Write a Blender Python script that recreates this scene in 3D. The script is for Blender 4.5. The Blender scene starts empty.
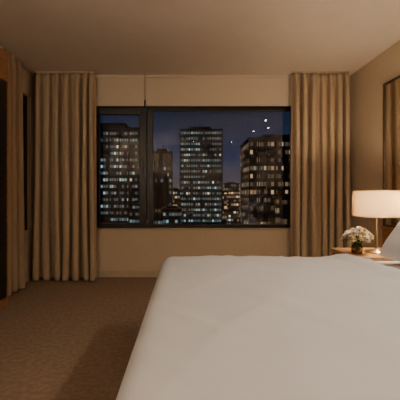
import bpy, bmesh, math, random
from mathutils import Vector, Matrix, noise
random.seed(7)
scene = bpy.context.scene
COL = scene.collection

# ------------------------------------------------------------------ materials
def new_mat(name):
    m = bpy.data.materials.new(name); m.use_nodes = True
    nt = m.node_tree
    for n in list(nt.nodes): nt.nodes.remove(n)
    out = nt.nodes.new('ShaderNodeOutputMaterial')
    return m, nt, out

def pmat(name, col, rough=0.6, col2=None, scale=20.0, bump=0.0, bscale=None, metal=0.0, stretch=(1,1,1),
         sheen=0.0, spec=0.4, detail=4.0, coat=0.0):
    m, nt, out = new_mat(name)
    b = nt.nodes.new('ShaderNodeBsdfPrincipled')
    b.inputs['Roughness'].default_value = rough
    b.inputs['Metallic'].default_value = metal
    b.inputs['Specular IOR Level'].default_value = spec
    b.inputs['Sheen Weight'].default_value = sheen
    b.inputs['Coat Weight'].default_value = coat
    nt.links.new(b.outputs[0], out.inputs[0])
    tc = nt.nodes.new('ShaderNodeTexCoord')
    mp = nt.nodes.new('ShaderNodeMapping'); mp.inputs['Scale'].default_value = stretch
    nt.links.new(tc.outputs['Object'], mp.inputs[0])
    if col2 is None: col2 = tuple(c*0.92 for c in col)
    n = nt.nodes.new('ShaderNodeTexNoise'); n.inputs['Scale'].default_value = scale
    n.inputs['Detail'].default_value = detail
    nt.links.new(mp.outputs[0], n.inputs['Vector'])
    r = nt.nodes.new('ShaderNodeValToRGB')
    r.color_ramp.elements[0].position = 0.35; r.color_ramp.elements[1].position = 0.65
    r.color_ramp.elements[0].color = (*col2, 1); r.color_ramp.elements[1].color = (*col, 1)
    nt.links.new(n.outputs['Fac'], r.inputs[0]); nt.links.new(r.outputs[0], b.inputs['Base Color'])
    if bump > 0:
        n2 = nt.nodes.new('ShaderNodeTexNoise'); n2.inputs['Scale'].default_value = bscale or scale
        n2.inputs['Detail'].default_value = 3
        nt.links.new(mp.outputs[0], n2.inputs['Vector'])
        bp = nt.nodes.new('ShaderNodeBump'); bp.inputs['Strength'].default_value = bump
        bp.inputs['Distance'].default_value = 0.01
        nt.links.new(n2.outputs['Fac'], bp.inputs['Height']); nt.links.new(bp.outputs[0], b.inputs['Normal'])
    return m

def emat(name, col, strength):
    m, nt, out = new_mat(name)
    e = nt.nodes.new('ShaderNodeEmission'); e.inputs[0].default_value = (*col, 1); e.inputs[1].default_value = strength
    nt.links.new(e.outputs[0], out.inputs[0]); return m

def window_glass():
    m, nt, out = new_mat('window_glass_mat')
    t = nt.nodes.new('ShaderNodeBsdfTransparent'); t.inputs[0].default_value = (0.9, 0.93, 0.95, 1)
    g = nt.nodes.new('ShaderNodeBsdfGlossy'); g.inputs['Roughness'].default_value = 0.0
    g.inputs[0].default_value = (1, 1, 1, 1)
    f = nt.nodes.new('ShaderNodeFresnel'); f.inputs[0].default_value = 1.5
    mul = nt.nodes.new('ShaderNodeMath'); mul.operation = 'MULTIPLY'; mul.inputs[1].default_value = 1.5
    mx = nt.nodes.new('ShaderNodeMixShader')
    nt.links.new(f.outputs[0], mul.inputs[0]); nt.links.new(mul.outputs[0], mx.inputs[0])
    nt.links.new(t.outputs[0], mx.inputs[1]); nt.links.new(g.outputs[0], mx.inputs[2])
    nt.links.new(mx.outputs[0], out.inputs[0]); return m

def facade_mat(name, cw, ch, prob, colA, colB, strength, base=(0.008, 0.010, 0.013), mu=(0.12, 0.88), mv=(0.3, 0.8), seed=0.0):
    m, nt, out = new_mat(name)
    L = nt.links
    def M(op, a, b=None):
        n = nt.nodes.new('ShaderNodeMath'); n.operation = op
        for i, v in enumerate((a, b)):
            if v is None: continue
            if isinstance(v, (int, float)): n.inputs[i].default_value = v
            else: L.new(v, n.inputs[i])
        return n.outputs[0]
    tc = nt.nodes.new('ShaderNodeTexCoord'); s = nt.nodes.new('ShaderNodeSeparateXYZ')
    L.new(tc.outputs['Object'], s.inputs[0])
    h = M('ADD', s.outputs[0], s.outputs[1])
    u = M('DIVIDE', h, cw); v = M('DIVIDE', s.outputs[2], ch)
    fu = M('FLOOR', u); fv = M('FLOOR', v)
    ru = M('SUBTRACT', u, fu); rv = M('SUBTRACT', v, fv)
    c = nt.nodes.new('ShaderNodeCombineXYZ'); L.new(fu, c.inputs[0]); L.new(fv, c.inputs[1]); c.inputs[2].default_value = seed
    wn = nt.nodes.new('ShaderNodeTexWhiteNoise'); wn.noise_dimensions = '3D'; L.new(c.outputs[0], wn.inputs['Vector'])
    c2 = nt.nodes.new('ShaderNodeCombineXYZ'); L.new(M('MULTIPLY', fu, 0.22), c2.inputs[0]); L.new(M('MULTIPLY', fv, 1.1), c2.inputs[1]); c2.inputs[2].default_value = seed + 3
    nz = nt.nodes.new('ShaderNodeTexNoise'); nz.inputs['Scale'].default_value = 0.8; L.new(c2.outputs[0], nz.inputs['Vector'])
    score = M('ADD', M('MULTIPLY', wn.outputs['Value'], 0.4), M('MULTIPLY', nz.outputs['Fac'], 0.8))
    lit = M('GREATER_THAN', score, 0.85 - prob*0.5)
    mask = M('MULTIPLY', M('MULTIPLY', M('GREATER_THAN', ru, mu[0]), M('LESS_THAN', ru, mu[1])),
             M('MULTIPLY', M('GREATER_THAN', rv, mv[0]), M('LESS_THAN', rv, mv[1])))
    sc = nt.nodes.new('ShaderNodeSeparateXYZ'); L.new(wn.outputs['Color'], sc.inputs[0])
    br = M('ADD', M('MULTIPLY', M('POWER', sc.outputs[1], 5.0), 1.0), 0.13)
    st = M('MULTIPLY', M('MULTIPLY', lit, mask), M('MULTIPLY', br, strength))
    mix = nt.nodes.new('ShaderNodeMix'); mix.data_type = 'RGBA'
    mix.inputs['A'].default_value = (*colA, 1); mix.inputs['B'].default_value = (*colB, 1)
    L.new(M('GREATER_THAN', sc.outputs[2], 0.85), mix.inputs['Factor'])
    b = nt.nodes.new('ShaderNodeBsdfPrincipled'); b.inputs['Base Color'].default_value = (*base, 1); b.inputs['Roughness'].default_value = 0.6
    L.new(mix.outputs['Result'], b.inputs['Emission Color']); L.new(st, b.inputs['Emission Strength'])
    L.new(b.outputs[0], out.inputs[0]); return m

M_wall = pmat('wall_plaster', (0.58, 0.475, 0.35), 0.8, (0.55, 0.45, 0.33), 30, 0.15, 120)
M_ceil = pmat('ceiling_paint', (0.66, 0.59, 0.52), 0.85, (0.64, 0.57, 0.505), 8)
M_blind = pmat('blind_fabric', (0.64, 0.55, 0.44), 0.85, (0.61, 0.52, 0.41), 60, 0.1, 400)
M_curtain = pmat('curtain_fabric', (0.48, 0.375, 0.26), 0.75, (0.44, 0.34, 0.23), 60, 0.15, 350, sheen=0.05)
M_carpet = pmat('carpet_pile', (0.33, 0.24, 0.17), 0.95, (0.25, 0.18, 0.125), 30, 0.9, 150, spec=0.1, detail=12)
M_frame = pmat('window_frame_dark', (0.010, 0.008, 0.007), 0.4)
M_wood = pmat('walnut_wood', (0.42, 0.21, 0.085), 0.4, (0.27, 0.13, 0.055), 6, 0.05, 30, stretch=(1, 1, 9))
M_woodh = pmat('oak_wood_top', (0.42, 0.24, 0.11), 0.38, (0.32, 0.17, 0.075), 6, 0.05, 30, stretch=(9, 1, 9))
M_black = pmat('smoked_glass_door', (0.010, 0.008, 0.007), 0.3)
M_linen = pmat('white_linen', (0.65, 0.675, 0.72), 0.85, (0.63, 0.655, 0.70), 5, 0.12, 260, spec=0.2)
M_pillow = pmat('pillow_cotton', (0.84, 0.84, 0.86), 0.85, (0.82, 0.82, 0.84), 5, 0.08, 200, spec=0.2)
M_uph = pmat('headboard_fabric', (0.40, 0.31, 0.22), 0.9, (0.36, 0.28, 0.2), 80, 0.2, 300)
M_brass = pmat('brushed_brass', (0.55, 0.42, 0.26), 0.3, metal=1.0)
M_bronze = pmat('dark_bronze', (0.10, 0.07, 0.05), 0.35, metal=0.8)
M_leaf = pmat('leaf_green', (0.12, 0.20, 0.06), 0.6, (0.07, 0.13, 0.03), 30)
M_petal = pmat('petal_white', (0.90, 0.84, 0.76), 0.7, (0.82, 0.72, 0.62), 15)
M_petal2 = pmat('petal_yellow', (0.80, 0.66, 0.42), 0.7, (0.72, 0.55, 0.32), 15)
M_trim = pmat('trim_paint', (0.50, 0.41, 0.31), 0.5)
M_chrome = pmat('plastic_white', (0.7, 0.66, 0.6), 0.4)
M_conc = pmat('night_concrete', (0.012, 0.012, 0.015), 0.8)
M_bulb = emat('bulb_glow', (1.0, 0.72, 0.42), 20)
M_down = emat('downlight_glow', (1.0, 0.82, 0.6), 120)
M_glass = window_glass()

m, nt, out = new_mat('mirror_silver')
g = nt.nodes.new('ShaderNodeBsdfGlossy'); g.inputs['Roughness'].default_value = 0.02; g.inputs[0].default_value = (0.70, 0.66, 0.60, 1)
nt.links.new(g.outputs[0], out.inputs[0]); M_mirror = m

m, nt, out = new_mat('lampshade_linen')
d = nt.nodes.new('ShaderNodeBsdfDiffuse'); d.inputs[0].default_value = (0.80, 0.66, 0.47, 1)
t = nt.nodes.new('ShaderNodeBsdfTranslucent'); t.inputs[0].default_value = (0.74, 0.50, 0.26, 1)
mx = nt.nodes.new('ShaderNodeMixShader'); mx.inputs[0].default_value = 0.15
nt.links.new(d.outputs[0], mx.inputs[1]); nt.links.new(t.outputs[0], mx.inputs[2])
nt.links.new(mx.outputs[0], out.inputs[0])
M_shade = m

m, nt, out = new_mat('vase_glass')
t = nt.nodes.new('ShaderNodeBsdfGlass'); t.inputs[0].default_value = (0.75, 0.7, 0.6, 1); t.inputs['IOR'].default_value = 1.3
nt.links.new(t.outputs[0], out.inputs[0]); M_vase = m

# ------------------------------------------------------------------ mesh helpers
def add_obj(name, bm, mats, parent=None, smooth=False):
    bmesh.ops.recalc_face_normals(bm, faces=bm.faces[:])
    me = bpy.data.meshes.new(name); bm.to_mesh(me); bm.free()
    if not isinstance(mats, (list, tuple)): mats = [mats]
    for mm in mats: me.materials.append(mm)
    if smooth:
        for p in me.polygons: p.use_smooth = True
    o = bpy.data.objects.new(name, me); COL.objects.link(o)
    if parent: o.parent = parent
    return o

def bbox(bm, x0, x1, y0, y1, z0, z1, mi=0, bevel=0.0, seg=2):
    r = bmesh.ops.create_cube(bm, size=1.0)
    vs = r['verts']
    for v in vs:
        v.co = Vector(((x0+x1)/2 + v.co.x*(x1-x0), (y0+y1)/2 + v.co.y*(y1-y0), (z0+z1)/2 + v.co.z*(z1-z0)))
    fs = set(f for v in vs for f in v.link_faces)
    for f in fs: f.material_index = mi
    if bevel > 0:
        es = list(set(e for v in vs for e in v.link_edges))
        r = bmesh.ops.bevel(bm, geom=es, offset=bevel, segments=seg, profile=0.5, affect='EDGES', clamp_overlap=True)
        for f in r['faces']: f.material_index = mi

def lathe(bm, prof, seg=40, center=(0, 0, 0), mi=0, close=False):
    rings = []
    for (r, z) in prof:
        ring = []
        if r < 1e-5:
            ring = [bm.verts.new((center[0], center[1], center[2]+z))]
        else:
            for i in range(seg):
                a = 2*math.pi*i/seg
                ring.append(bm.verts.new((center[0]+r*math.cos(a), center[1]+r*math.sin(a), center[2]+z)))
        rings.append(ring)
    for a, b in zip(rings[:-1], rings[1:]):
        for i in range(seg):
            j = (i+1) % seg
            if len(a) == 1 and len(b) == 1: continue
            if len(a) == 1: f = bm.faces.new((a[0], b[i], b[j]))
            elif len(b) == 1: f = bm.faces.new((a[i], a[j], b[0]))
            else: f = bm.faces.new((a[i], a[j], b[j], b[i]))
            f.material_index = mi; f.smooth = True

def empty(name, loc=(0, 0, 0)):
    e = bpy.data.objects.new(name, None); e.location = loc; COL.objects.link(e); e.empty_display_size = 0.1
    return e

# ------------------------------------------------------------------ room
XL, XR, YB, YF, H = -1.93, 2.09, 4.5, -1.7, 2.565
T = 0.15
bm = bmesh.new(); bbox(bm, XL-T, XR+T, YF-T, YB+T, -0.12, 0); add_obj('floor', bm, M_carpet)
bm = bmesh.new(); bbox(bm, XL-T, XR+T, YF-T, YB+T, H, H+0.12); add_obj('ceiling', bm, M_ceil)
bm = bmesh.new(); bbox(bm, XR, XR+T, YF-T, YB+T, 0, H); add_obj('wall_right', bm, M_wall)
bm = bmesh.new(); bbox(bm, XL, XR, YF-T, YF, 0, H); add_obj('wall_front', bm, M_wall)
LW0, LW1 = 3.66, 4.40
SZ, TZ = 0.615, 2.27
bm = bmesh.new()
bbox(bm, XL-T, XL, YF-T, LW0, 0, H); bbox(bm, XL-T, XL, LW1, YB+T, 0, H)
bbox(bm, XL-T, XL, LW0, LW1, 0, SZ); bbox(bm, XL-T, XL, LW0, LW1, TZ, H)
add_obj('wall_left', bm, M_wall)
WX0, WX1 = -1.20, 1.42
bm = bmesh.new()
bbox(bm, XL, WX0, YB, YB+T, 0, H); bbox(bm, WX1, XR, YB, YB+T, 0, H)
bbox(bm, WX0, WX1, YB, YB+T, 0, SZ); bbox(bm, WX0, WX1, YB, YB+T, TZ, H)
add_obj('wall_back', bm, M_wall)
bm = bmesh.new(); bbox(bm, XL+0.012, XR-0.012, YB-0.012, YB, 0, 0.085, bevel=0.003); add_obj('baseboard_back', bm, M_trim)
bm = bmesh.new(); bbox(bm, XR-0.012, XR, 3.72, YB-0.012, 0, 0.085, bevel=0.003); add_obj('baseboard_right', bm, M_trim)
bm = bmesh.new(); bbox(bm, XL, XL+0.012, 3.46, YB-0.012, 0, 0.085, bevel=0.003); add_obj('baseboard_left', bm, M_trim)
bm = bmesh.new(); bbox(bm, WX0, WX1, YB-0.02, YB+0.05, SZ-0.005, SZ+0.008, bevel=0.004); add_obj('trim_1', bm, M_trim)

# main window
W = empty('window_1')
fy0, fy1 = YB+0.05, YB+0.12
bm = bmesh.new()
z0 = SZ+0.008; z1 = TZ
bbox(bm, WX0, WX0+0.06, fy0, fy1, z0, z1, bevel=0.004)
bbox(bm, WX1-0.06, WX1, fy0, fy1, z0, z1, bevel=0.004)
bbox(bm, WX0+0.06, WX1-0.06, fy0, fy1, z0, z0+0.045, bevel=0.004)
bbox(bm, WX0+0.06, WX1-0.06, fy0, fy1, z1-0.14, z1, bevel=0.004)
bbox(bm, -0.50, -0.425, fy0, fy1, z0+0.045, z1-0.14, bevel=0.004)
bbox(bm, -0.60, -0.505, fy0-0.03, fy1-0.03, z0+0.01, z1-0.12, bevel=0.006)
bbox(bm, WX0+0.06, WX0+0.09, fy0-0.03, fy1-0.03, z0+0.01, z1-0.12, bevel=0.004)
bbox(bm, WX0+0.09, -0.60, fy0-0.03, fy0+0.02, z0+0.01, z0+0.06, bevel=0.004)
bbox(bm, WX0+0.09, -0.60, fy0-0.03, fy0+0.02, z1-0.19, z1-0.12, bevel=0.004)
bbox(bm, -0.565, -0.545, fy0-0.055, fy0-0.03, 1.32, 1.46, bevel=0.005)
add_obj('frame', bm, M_frame, W)
def pane(name, x0, x1, y, za, zb, parent):
    bm = bmesh.new()
    vs = [bm.verts.new(p) for p in ((x0, y, za), (x1, y, za), (x1, y, zb), (x0, y, zb))]
    bm.faces.new(vs); return add_obj(name, bm, M_glass, parent)
pane('glass_fixed', -0.43, WX1-0.055, fy0+0.035, z0+0.04, z1-0.135, W)
pane('glass_sliding', WX0+0.085, -0.595, fy0+0.005, z0+0.05, z1-0.18, W)
W2 = empty('window_2')
bm = bmesh.new()
a, b_ = XL-0.12, XL-0.05
bbox(bm, a, b_, LW0, LW0+0.05, SZ, TZ); bbox(bm, a, b_, LW1-0.05, LW1, SZ, TZ)
bbox(bm, a, b_, LW0+0.05, LW1-0.05, SZ, SZ+0.05); bbox(bm, a, b_, LW0+0.05, LW1-0.05, TZ-0.1, TZ)
add_obj('frame', bm, M_frame, W2)
bm = bmesh.new()
bm.faces.new([bm.verts.new(p) for p in ((XL-0.085, LW0+0.045, SZ+0.045), (XL-0.085, LW1-0.045, SZ+0.045), (XL-0.085, LW1-0.045, TZ-0.095), (XL-0.085, LW0+0.045, TZ-0.095))])
add_obj('glass', bm, M_glass, W2)

# roller blinds
def blind(name, x0, x1, zb):
    R = empty(name)
    y = YB-0.035
    bm = bmesh.new()
    bbox(bm, x0, x1, y-0.002, y+0.002, zb+0.02, H-0.035)
    add_obj('fabric', bm, M_blind, R)
    bm = bmesh.new()
    bbox(bm, x0, x1, y-0.008, y+0.008, zb, zb+0.022, bevel=0.005)
    add_obj('hem_bar', bm, M_blind, R)
    bm = bmesh.new()
    bbox(bm, x0, x1, y-0.02, YB-0.003, H-0.04, H-0.001, bevel=0.004)
    add_obj('cassette', bm, M_blind, R)
blind('roller_blind', -1.22, -0.53, 2.172)
blind('roller_blind', -0.51, 1.44, 2.172)

# ------------------------------------------------------------------ curtains
def curtain(name, p0, p1, ztop, zbot, nf, amp, seed, spread=0.0, mat=M_curtain):
    rnd = random.Random(seed)
    R = empty(name)
    p0 = Vector(p0); p1 = Vector(p1); d = (p1-p0); L = d.length; d.normalize(); n = Vector((-d.y, d.x))
    nu, nv = nf*18, 50
    knots = [0.0]
    for i in range(nf): knots.append(knots[-1]+rnd.uniform(0.6, 1.45))
    tot = knots[-1]; knots = [k/tot for k in knots]
    amps = [rnd.uniform(0.6, 1.15) for _ in range(nf+1)]
    ph = rnd.uniform(0, 10)
    bm = bmesh.new(); grid = []
    for j in range(nv+1):
        v = j/nv
        z = ztop + (zbot-ztop)*v
        row = []
        pin = min(1.0, v/0.06)
        for i in range(nu+1):
            u = i/nu; k = min(nf-1, int(u*nf)); f = u*nf-k
            s = knots[k]+(knots[k+1]-knots[k])*f
            am = amps[k]*(1-f)+amps[k+1]*f
            w = math.cos(2*math.pi*f)
            w = math.copysign(abs(w)**0.8, w)
            off = amp*am*(0.5*pin+0.35 + 0.15*v)*w
            off += 0.006*math.sin(s*L*48+ph+v*2.2)*v
            side = math.sin(4*math.pi*f)*0.20/nf*L*(0.4+0.6*v)
            side += 0.018*math.sin(ph+v*3.1+k*1.7)*v
            uu = (s-0.5)*(1+spread*v)+0.5
            P = p0 + d*(uu*L+side*(0 if i in (0, nu) else 1)) + n*off
            row.append(bm.verts.new((P.x, P.y, z)))
        grid.append(row)
    for j in range(nv):
        for i in range(nu):
            bm.faces.new((grid[j][i], grid[j][i+1], grid[j+1][i+1], grid[j+1][i]))
    o = add_obj('drape', bm, mat, R, smooth=True)
    so = o.modifiers.new('th', 'SOLIDIFY'); so.thickness = 0.004; so.offset = 0
    bm = bmesh.new()
    r = bmesh.ops.create_cube(bm, size=1)
    c = (p0+p1)/2
    Mx = Matrix.Translation((c.x, c.y, ztop+0.013)) @ Matrix.Rotation(math.atan2(d.y, d.x), 4, 'Z') @ Matrix.Diagonal((L, 0.025, 0.022, 1))
    bmesh.ops.transform(bm, matrix=Mx, verts=bm.verts)
    add_obj('track', bm, M_trim, R)
    return R
curtain('curtain', (-1.85, 4.335), (-1.12, 4.335), H-0.026, 0.012, 7, 0.078, 3, 0.02)
curtain('curtain', (1.31, 4.335), (2.0, 4.335), H-0.026, 0.012, 7, 0.078, 11, 0.03)
curtain('curtain', (-1.865, 3.49), (-1.865, 3.99), H-0.026, 0.012, 4, 0.055, 5, 0.0)

# ------------------------------------------------------------------ wardrobe at left
R = empty('wardrobe')
cx0, cx1, cy0, cy1, ct = XL+0.002, -1.725, 1.75, 3.43, 2.42
bm = bmesh.new()
bbox(bm, cx0, cx1-0.02, cy0, cy1, 0.07, ct, bevel=0.003)
bbox(bm, cx0, cx1, cy1-0.03, cy1+0.0, 0.0, ct, bevel=0.003)
bbox(bm, cx0, cx1, cy0, cy0+0.03, 0.0, ct, bevel=0.003)
bbox(bm, cx1-0.02, cx1, cy0+0.03, cy1-0.03, 2.14, ct, bevel=0.003)
bbox(bm, cx1-0.02, cx1+0.015, cy0+0.03, cy1-0.03, 0.0, 0.06, bevel=0.003)
add_obj('carcass', bm, M_wood, R)
bm = bmesh.new()
for i in range(3):
    w = (cy1-cy0-0.06)/3
    bbox(bm, cx1-0.018, cx1+0.002, cy0+0.033+i*w, cy0+0.027+(i+1)*w, 0.075, 2.13, bevel=0.003)
add_obj('doors', bm, M_black, R)
bm = bmesh.new()
for i in range(3):
    w = (cy1-cy0-0.06)/3
    yy = cy0+0.03+i*w+0.06
    bbox(bm, cx1+0.002, cx1+0.025, yy, yy+0.012, 0.95, 1.2, bevel=0.003)
add_obj('handles', bm, M_bronze, R)

# ------------------------------------------------------------------ bed
BX0, BX1, BY0, BY1 = -0.18, 1.99, 0.50, 2.64
TOP = 0.605
bed = empty('bed')
bm = bmesh.new()
bbox(bm, BX0+0.08, BX1, BY0+0.08, BY1-0.08, 0.08, 0.30, 0, bevel=0.02)
for fx in (BX0+0.18, BX1-0.12):
    for fy in (BY0+0.18, BY1-0.18):
        lathe(bm, [(0, 0), (0.025, 0), (0.035, 0.085)], 20, (fx, fy, 0))
add_obj('base', bm, M_uph, bed)
bm = bmesh.new()
bbox(bm, BX0+0.06, BX1, BY0+0.06, BY1-0.06, 0.30, TOP-0.045, 0, bevel=0.05, seg=5)
add_obj('mattress', bm, M_pillow, bed, smooth=True)

def drape_sheet(name, x0, x1, y0, y1, top, r, drop, mat, wr=0.004, seed=0, step=0.025, th=0.02, folds=False):
    cx0_, cy0_, cy1_ = x0+r, y0+r, y1-r
    ext = r*math.pi/2 + drop
    nx = int((x1-cx0_+ext)/step); ny = int((cy1_-cy0_+2*ext)/step)
    bm = bmesh.new(); g = []
    for j in range(ny+1):
        row = []
        for i in range(nx+1):
            px = cx0_-ext + (x1-cx0_+ext)*i/nx
            py = cy0_-ext + (cy1_-cy0_+2*ext)*j/ny
            c = Vector((max(px, cx0_), min(max(py, cy0_), cy1_)))
            p = Vector((px, py)); dv = p-c; dd = dv.length
            dirv = dv.normalized() if dd > 1e-9 else Vector((0, 0))
            if dd < 1e-9: q = c; z = top
            elif dd < r*math.pi/2:
                q = c+dirv*r*math.sin(dd/r); z = top-r*(1-math.cos(dd/r))
            else:
                rest = min(dd-r*math.pi/2, drop)
                flare = 0.010*math.sin(px*9+py*9)*rest/drop if drop > 0 else 0
                q = c+dirv*(r+flare+0.01*rest); z = top-r-rest
            ex = min((px-cx0_)/0.35, 1) if px > cx0_ else 0
            ey = min(min(py-cy0_, cy1_-py)/0.35, 1) if cy0_ < py < cy1_ else 0
            z += 0.018*math.sin(max(ex, 0)*math.pi/2)*math.sin(max(ey, 0)*math.pi/2)
            z += noise.noise(Vector((px*2.2+seed, py*1.1, 0.3)))*wr*1.5 + noise.noise(Vector((px*6+seed, py*3.0, 1.3)))*wr*0.6
            if folds and dd < r:
                q1 = abs(noise.noise(Vector(((px+py*0.6)*2.6+seed, (py-px*0.3)*0.7, 4.1))))
                z += 0.008*max(0, 1-q1*8)
                q2 = abs(noise.noise(Vector(((px-py*0.5)*2.1+seed, (py+px)*0.8, 8.7))))
                z += 0.006*max(0, 1-q2*8)
            if folds:
                t = max(0, 1-abs((x1-0.04)-px)/0.09)
                z += 0.02*math.sin(t*math.pi/2)
            row.append(bm.verts.new((q.x, q.y, z)))
        g.append(row)
    for j in range(ny):
        for i in range(nx):
            bm.faces.new((g[j][i], g[j][i+1], g[j+1][i+1], g[j+1][i]))
    o = add_obj(name, bm, mat, bed, smooth=True)
    s = o.modifiers.new('s', 'SOLIDIFY'); s.thickness = th; s.offset = -1
    return o
drape_sheet('duvet', BX0, 1.17, BY0, BY1, TOP, 0.085, 0.36, M_linen, wr=0.006, seed=2, th=0.035, folds=True)
drape_sheet('sheet', 1.10-0.12, BX1, BY0+0.035, BY1-0.035, TOP-0.03, 0.05, 0.10, M_pillow, wr=0.003, seed=9, th=0.008)
bm = bmesh.new()
n_p = 4; w = (BY1-BY0+0.06)/n_p
for i in range(n_p):
    bbox(bm, 2.0, 2.07, BY0-0.03+i*w+0.002, BY0-0.03+(i+1)*w-0.002, 0.30, 1.22, 0, bevel=0.022, seg=4)
bbox(bm, 2.05, 2.088, BY0-0.03, BY1+0.03, 0.02, 1.21, 0)
add_obj('headboard', bm, M_uph, bed, smooth=False)

def pillow(name, loc, rot, L=0.80, Wd=0.56, th=0.21, seed=0):
    bm = bmesh.new(); N = 28
    for s in (1, -1):
        g = []
        for j in range(N+1):
            row = []
            for i in range(N+1):
                u = -1+2*i/N; v = -1+2*j/N
                hgt = max(0, (1-abs(u)**2.6))**0.55 * max(0, (1-abs(v)**2.6))**0.55
                cr = 1-0.05*(abs(u)*abs(v))**4          # slightly rounded corners
                x = u*L/2*(1-0.04*(1-v*v)*abs(u)**3)*cr; y = v*Wd/2*(1-0.05*(1-u*u)*abs(v)**3)*cr
                z = s*hgt*th/2 + noise.noise(Vector((u*2+seed, v*2, s)))*0.014*hgt
                row.append(bm.verts.new((x, y, z)))
            g.append(row)
        for j in range(N):
            for i in range(N):
                bm.faces.new((g[j][i], g[j][i+1], g[j+1][i+1], g[j+1][i]))
    bmesh.ops.remove_doubles(bm, verts=bm.verts, dist=0.0006)
    o = add_obj(name, bm, M_pillow, None, smooth=True)
    o.location = loc; o.rotation_euler = rot
    return o
for yy, sd in ((2.10, 0), (1.10, 5)):
    for k, (px, pz, a) in enumerate(((1.52, 0.235, 52), (1.78, 0.27, 64))):
        Rm = Matrix.Rotation(math.radians(-a), 3, 'Y') @ Matrix.Rotation(math.radians(-90), 3, 'Z')
        pillow('pillow', (px, yy, TOP+pz), Rm.to_euler(), seed=sd+k)

# ------------------------------------------------------------------ wall panel + mirror
bm = bmesh.new()
bbox(bm, 2.055, XR-0.001, 2.67, 3.70, 0.0, 0.70, 0, bevel=0.004)
bbox(bm, 2.045, XR-0.001, 2.67, 3.70, 0.70, 0.72, 0, bevel=0.003)
add_obj('wall_panelling', bm, M_wood)
R = empty('wall_mirror')
bm = bmesh.new()
my0, my1, mz0, mz1 = 2.70, 3.70, 0.725, 2.21
bbox(bm, XR-0.03, XR-0.001, my0, my0+0.02, mz0, mz1, 0, bevel=0.003)
bbox(bm, XR-0.03, XR-0.001, my1-0.02, my1, mz0, mz1, 0, bevel=0.003)
bbox(bm, XR-0.03, XR-0.001, my0+0.02, my1-0.02, mz0, mz0+0.02, 0, bevel=0.003)
bbox(bm, XR-0.03, XR-0.001, my0+0.02, my1-0.02, mz1-0.02, mz1, 0, bevel=0.003)
add_obj('frame', bm, M_bronze, R)
bm = bmesh.new(); bbox(bm, XR-0.018, XR-0.002, my0+0.02, my1-0.02, mz0+0.02, mz1-0.02)
add_obj('mirror_glass', bm, M_mirror, R)

# ------------------------------------------------------------------ nightstands
def nightstand(y0, y1, x0=1.30, x1=2.04, z=0.565):
    R = empty('nightstand')
    bm = bmesh.new()
    bbox(bm, x0, x1, y0, y1, z-0.03, z, bevel=0.004)
    bbox(bm, x0+0.015, x1, y0+0.01, y0+0.03, 0.1, z-0.03)
    bbox(bm, x0+0.015, x1, y1-0.03, y1-0.01, 0.1, z-0.03)
    bbox(bm, x0+0.015, x1, y0+0.03, y1-0.03, 0.1, 0.12)
    bbox(bm, x1-0.02, x1, y0+0.03, y1-0.03, 0.12, z-0.03)
    bbox(bm, x0+0.03, x1-0.02, y0+0.03, y1-0.03, 0.31, 0.325)
    add_obj('carcass', bm, M_woodh, R)
    bm = bmesh.new()
    bbox(bm, x0+0.01, x0+0.03, y0+0.033, y1-0.033, 0.33, z-0.034, bevel=0.003)
    bbox(bm, x0+0.01, x0+0.03, y0+0.033, y1-0.033, 0.123, 0.322, bevel=0.003)
    add_obj('drawers', bm, M_wood, R)
    bm = bmesh.new()
    for zz in (0.43, 0.22): bbox(bm, x0-0.012, x0+0.01, (y0+y1)/2-0.07, (y0+y1)/2+0.07, zz, zz+0.012, bevel=0.003)
    for fx in (x0+0.05, x1-0.05):
        for fy in (y0+0.05, y1-0.05):
            lathe(bm, [(0, 0), (0.014, 0), (0.02, 0.1)], 16, (fx, fy, 0))
    add_obj('hardware', bm, M_bronze, R)
nightstand(2.76, 3.26, x0=1.33)
nightstand(-0.10, 0.42, x0=1.33)

def lamp(x, y, z, power):
    R = empty('table_lamp', (x, y, z))
    bm = bmesh.new()
    lathe(bm, [(0, 0.0), (0.085, 0.0), (0.088, 0.006), (0.085, 0.014), (0.03, 0.02), (0.012, 0.03), (0.009, 0.05), (0.009, 0.40), (0.016, 0.405), (0.016, 0.44), (0, 0.44)], 40)
    for k in range(3):
        a = k*2*math.pi/3
        r = bmesh.ops.create_cone(bm, cap_ends=True, segments=8, radius1=0.0025, radius2=0.0025, depth=0.186)
        Mx = Matrix.Rotation(a, 4, 'Z') @ Matrix.Translation((0.097, 0, 0.33)) @ Matrix.Rotation(math.radians(90), 4, 'Y')
        bmesh.ops.transform(bm, matrix=Mx, verts=r['verts'])
    add_obj('stand', bm, M_brass, R)
    bm = bmesh.new()
    lathe(bm, [(0.193, 0.305), (0.186, 0.525)], 64)
    add_obj('shade', bm, M_shade, R, smooth=True)
    bm = bmesh.new()
    for rr, zz in ((0.194, 0.305), (0.187, 0.521)):
        lathe(bm, [(rr-0.002, zz-0.002), (rr+0.001, zz-0.002), (rr+0.001, zz+0.005), (rr-0.002, zz+0.005), (rr-0.002, zz-0.002)], 64)
    add_obj('shade_trim', bm, M_brass, R)
    bm = bmesh.new()
    lathe(bm, [(0, 0.0), (0.014, 0.0), (0.018, 0.02), (0.028, 0.04), (0.022, 0.062), (0, 0.07)], 20, (0, 0, 0.44))
    add_obj('bulb', bm, M_bulb, R, smooth=True)
    ld = bpy.data.lights.new('lamp_light', 'POINT'); ld.energy = power; ld.color = (1.0, 0.72, 0.45); ld.shadow_soft_size = 0.03
    lo = bpy.data.objects.new('lamp_light', ld); lo.location = (0.06, -0.03, 0.44); lo.parent = R; COL.objects.link(lo)
lamp(1.61, 2.98, 0.566, 36)
lamp(1.65, 0.16, 0.566, 16)  # unseen near-side lamp, added as fill for the ceiling and bed

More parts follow.
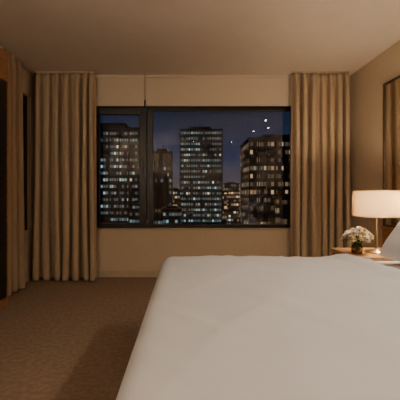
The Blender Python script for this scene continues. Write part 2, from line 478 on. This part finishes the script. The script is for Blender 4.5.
# ------------------------------------------------------------------ flowers in vase
R = empty('flower_vase', (1.41, 2.91, 0.566))
R.scale = (1.12, 1.12, 1.12)
bm = bmesh.new()
lathe(bm, [(0, 0.0), (0.030, 0.0), (0.036, 0.01), (0.040, 0.035), (0.036, 0.06), (0.026, 0.078), (0.028, 0.086),
           (0.025, 0.086), (0.023, 0.078), (0.032, 0.058), (0.036, 0.035), (0.032, 0.014), (0, 0.012)], 32)
add_obj('vase', bm, M_vase, R, smooth=True)
bms, bmp, bmq = bmesh.new(), bmesh.new(), bmesh.new()
rnd = random.Random(4)
def tube(bm, a, b, r0, r1):
    a = Vector(a); b = Vector(b); d = b-a
    r = bmesh.ops.create_cone(bm, cap_ends=True, segments=8, radius1=r0, radius2=r1, depth=d.length)
    q = d.to_track_quat('Z', 'Y').to_matrix().to_4x4()
    bmesh.ops.transform(bm, matrix=Matrix.Translation((a+b)/2) @ q, verts=r['verts'])
def leafm(bm, base, direction, L, w, cup=0.3, up=None):
    d = Vector(direction).normalized()
    side = d.cross(Vector((0, 0, 1)))
    if side.length < 0.1: side = Vector((1, 0, 0))
    side.normalize(); nrm = side.cross(d)
    N = 5; prev = None
    for i in range(N+1):
        t = i/N; ww = w*math.sin(math.pi*min(0.97, t*0.85+0.12))
        c = Vector(base)+d*L*t + nrm*(cup*L*t*t)
        a = bm.verts.new(c-side*ww/2 + nrm*ww*0.15); m_ = bm.verts.new(c); b = bm.verts.new(c+side*ww/2 + nrm*ww*0.15)
        if prev:
            bm.faces.new((prev[0], prev[1], m_, a)); bm.faces.new((prev[1], prev[2], b, m_))
        prev = (a, m_, b)
for i in range(24):
    a = i*2.4; rr = 0.10*math.sqrt((i+0.5)/24)
    top = Vector((rr*math.cos(a)*1.05, rr*math.sin(a), 0.195-rr*0.85+rnd.uniform(-0.014, 0.018)))
    tube(bms, (rnd.uniform(-0.012, 0.012), rnd.uniform(-0.012, 0.012), 0.02), (top.x*0.3, top.y*0.3, 0.09), 0.0015, 0.0015)
    tube(bms, (top.x*0.3, top.y*0.3, 0.09), top, 0.0015, 0.0013)
    axis = Vector((top.x*2.5, top.y*2.5, 0.16)).normalized()
    q = axis.to_track_quat('Z', 'Y')
    tgt = bmp if i % 5 else bmq
    for ring, (cnt, elev, L) in enumerate(((10, 0.2, 0.032), (8, 0.7, 0.026), (5, 1.2, 0.018))):
        for k in range(cnt):
            aa = 2*math.pi*k/cnt+ring*0.4
            dl = Vector((math.cos(aa)*math.cos(elev), math.sin(aa)*math.cos(elev), math.sin(elev)))
            leafm(tgt, top, q @ dl, L, 0.016, 0.15)
    r = bmesh.ops.create_uvsphere(bmq, u_segments=10, v_segments=8, radius=0.005)
    bmesh.ops.translate(bmq, verts=r['verts'], vec=top+axis*0.006)
for i in range(22):
    a = i*2.1+0.5
    base = Vector((0.02*math.cos(a), 0.02*math.sin(a), 0.088+rnd.uniform(0, 0.03)))
    leafm(bms, base, (math.cos(a), math.sin(a), rnd.uniform(-0.1, 0.9)), rnd.uniform(0.05, 0.09), 0.02, -0.2)
add_obj('stems_and_leaves', bms, M_leaf, R); add_obj('white_blossoms', bmp, M_petal, R, smooth=True); add_obj('yellow_blossoms', bmq, M_petal2, R, smooth=True)

# ------------------------------------------------------------------ ceiling downlights
WARM = (1, 0.83, 0.645)
def downlight(x, y, power, size=75, tgt=None, col=WARM):
    R = empty('ceiling_downlight', (x, y, H))
    bm = bmesh.new()
    lathe(bm, [(0.050, -0.001), (0.062, -0.001), (0.064, -0.006), (0.050, -0.010), (0.048, -0.001)], 32)
    add_obj('ring', bm, M_chrome, R)
    bm = bmesh.new(); lathe(bm, [(0, -0.016), (0.025, -0.014), (0.038, -0.003)], 32)
    add_obj('lens', bm, M_down, R)
    ld = bpy.data.lights.new('spot', 'SPOT'); ld.energy = power; ld.color = col; ld.spot_size = math.radians(size); ld.spot_blend = 0.8; ld.shadow_soft_size = 0.03
    lo = bpy.data.objects.new('spot', ld); lo.location = (0, 0, -0.03); lo.parent = R; COL.objects.link(lo)
    if tgt:
        dv = Vector(tgt)-Vector((x, y, H-0.02)); lo.rotation_euler = dv.to_track_quat('-Z', 'Y').to_euler()
downlight(1.60, 0.75, 28, 110, (1.0, 1.2, 0.6))
downlight(1.86, 1.20, 28, 110, (1.1, 1.6, 0.6))
downlight(1.62, 2.0, 46, 110, (1.2, 2.3, 0.6))
downlight(0.2, -0.9, 38, 140)  # this and the next two: unseen, added behind the camera for ambient fill
downlight(-1.1, -0.9, 18, 140)
downlight(1.3, -0.9, 40, 140)

R = empty('added_fill_lamp', (-1.17, -1.3, 0))  # unseen lamp added to brighten the ceiling, its reflection hidden by the mullion
bm = bmesh.new()
lathe(bm, [(0, 0), (0.14, 0), (0.14, 0.015), (0.02, 0.03), (0.012, 0.05), (0.012, 1.70), (0.03, 1.72), (0.16, 1.80), (0.155, 1.80), (0.025, 1.735), (0, 1.73)], 40)
add_obj('stand', bm, M_bronze, R)
ld = bpy.data.lights.new('fill_uplight', 'POINT'); ld.energy = 120; ld.color = WARM; ld.shadow_soft_size = 0.06
lo = bpy.data.objects.new('fill_uplight', ld); lo.location = (0, 0, 1.84); lo.parent = R; COL.objects.link(lo)

# ------------------------------------------------------------------ city
GZ = -70
TEAL = (0.40, 0.64, 0.70)
M_f1 = facade_mat('facade_left', 1.2, 3.0, 0.70, (0.42, 0.64, 0.70), (0.85, 0.78, 0.55), 0.9, mv=(0.3, 0.7), seed=1)
M_f2 = facade_mat('facade_slim', 1.6, 3.4, 0.25, (0.5, 0.6, 0.65), (0.9, 0.7, 0.4), 0.5, seed=5)
M_f3 = facade_mat('facade_tower', 1.2, 2.8, 0.78, TEAL, (0.75, 0.85, 0.7), 0.9, mv=(0.3, 0.7), seed=9)
M_f4 = facade_mat('facade_right', 1.5, 3.4, 0.50, (0.95, 0.65, 0.38), (0.8, 0.8, 0.75), 0.6, seed=13)
M_f5 = facade_mat('facade_far', 2.4, 3.6, 0.58, (1.0, 0.65, 0.35), (0.6, 0.8, 0.95), 1.4, seed=21)
def tower(name, x0, x1, y0, y1, top, mat, crown=3.0, fins=0):
    R = empty(name)
    bm = bmesh.new()
    bbox(bm, x0, x1, y0, y1, GZ, top)
    add_obj('facade', bm, mat, R)
    bm = bmesh.new()
    w = x1-x0; d = y1-y0
    bbox(bm, x0-0.3, x1+0.3, y0-0.3, y1+0.3, top, top+1.2)
    bbox(bm, x0+w*0.2, x1-w*0.25, y0+d*0.2, y1-d*0.2, top+1.2, top+1.2+crown)
    bbox(bm, x0+w*0.5, x0+w*0.5+0.3, y0+d*0.5, y0+d*0.5+0.3, top+1.2+crown, top+1.2+crown*2.5)
    for i in range(fins+1):
        if fins == 0: break
        xx = x0+w*i/fins
        bbox(bm, xx-0.25, xx+0.25, y0-0.5, y0-0.02, GZ, top)
    add_obj('roof_and_fins', bm, M_conc, R)
tower('office_tower', -48, -21.5, 160, 185, 30, M_f1, 3, 6)
tower('office_tower', -19, -8, 200, 220, 24, M_f2, 2, 4)
tower('office_tower', -3, 18.4, 180, 200, 33, M_f3, 2, 4)
tower('office_tower', 27, 60, 150, 175, 24, M_f4, 2, 9)
tower('office_tower', 19, 30, 260, 275, 2, M_f5, 1, 0)
tower('office_tower', 33, 41, 120, 130, -1, M_f4, 1, 0)
tower('office_tower', -16, -4, 300, 320, 4, M_f5, 1, 0)
tower('office_tower', -24, -16, 150, 165, -4, M_f1, 1, 0)
tower('office_tower', 36, 50, 330, 350, 10, M_f5, 1, 0)
tower('office_tower', -9, -2, 140, 150, -6, M_f3, 1, 0)
tower('office_tower', -110, -70, 60, 80, 10, M_f1, 2, 8)
bm = bmesh.new(); rnd = random.Random(12)
for i in range(420):
    y = rnd.uniform(90, 900); x = rnd.uniform(-0.42, 0.5)*y
    w = rnd.uniform(8, 22); d = rnd.uniform(8, 22)
    top = rnd.uniform(-48, -16) + (y/900)*rnd.uniform(6, 34)
    if y < 260: top = min(top, -22)
    bbox(bm, x-w/2, x+w/2, y+80-d/2, y+80+d/2, GZ, top)
add_obj('city_blocks', bm, M_f5)
bm = bmesh.new(); bbox(bm, -1500, 1500, 20, 3000, GZ-2, GZ); add_obj('city_ground', bm, M_conc)

# ------------------------------------------------------------------ world (dusk sky)
w = bpy.data.worlds.new('dusk'); scene.world = w; w.use_nodes = True
nt = w.node_tree
for n in list(nt.nodes): nt.nodes.remove(n)
out = nt.nodes.new('ShaderNodeOutputWorld'); bg = nt.nodes.new('ShaderNodeBackground')
tc = nt.nodes.new('ShaderNodeTexCoord'); s = nt.nodes.new('ShaderNodeSeparateXYZ')
r = nt.nodes.new('ShaderNodeValToRGB')
els = r.color_ramp.elements
els[0].position = 0.0; els[0].color = (0.13, 0.075, 0.060, 1)
els[1].position = 0.25; els[1].color = (0.006, 0.012, 0.028, 1)
e = els.new(0.035); e.color = (0.055, 0.050, 0.072, 1)
e = els.new(0.10); e.color = (0.018, 0.032, 0.070, 1)
nt.links.new(tc.outputs['Generated'], s.inputs[0]); nt.links.new(s.outputs[2], r.inputs[0])
nt.links.new(r.outputs[0], bg.inputs[0]); nt.links.new(bg.outputs[0], out.inputs[0]); bg.inputs[1].default_value = 1.0

# ------------------------------------------------------------------ camera
cd = bpy.data.cameras.new('camera'); cam = bpy.data.objects.new('camera', cd); COL.objects.link(cam)
cam.location = (0, 0, 1.06); cam.rotation_euler = (math.radians(90), 0, 0)
cd.sensor_width = 36; cd.lens = 353/400*36; cd.shift_x = 0.035; cd.shift_y = -0.015
cd.clip_start = 0.05; cd.clip_end = 5000
scene.camera = cam
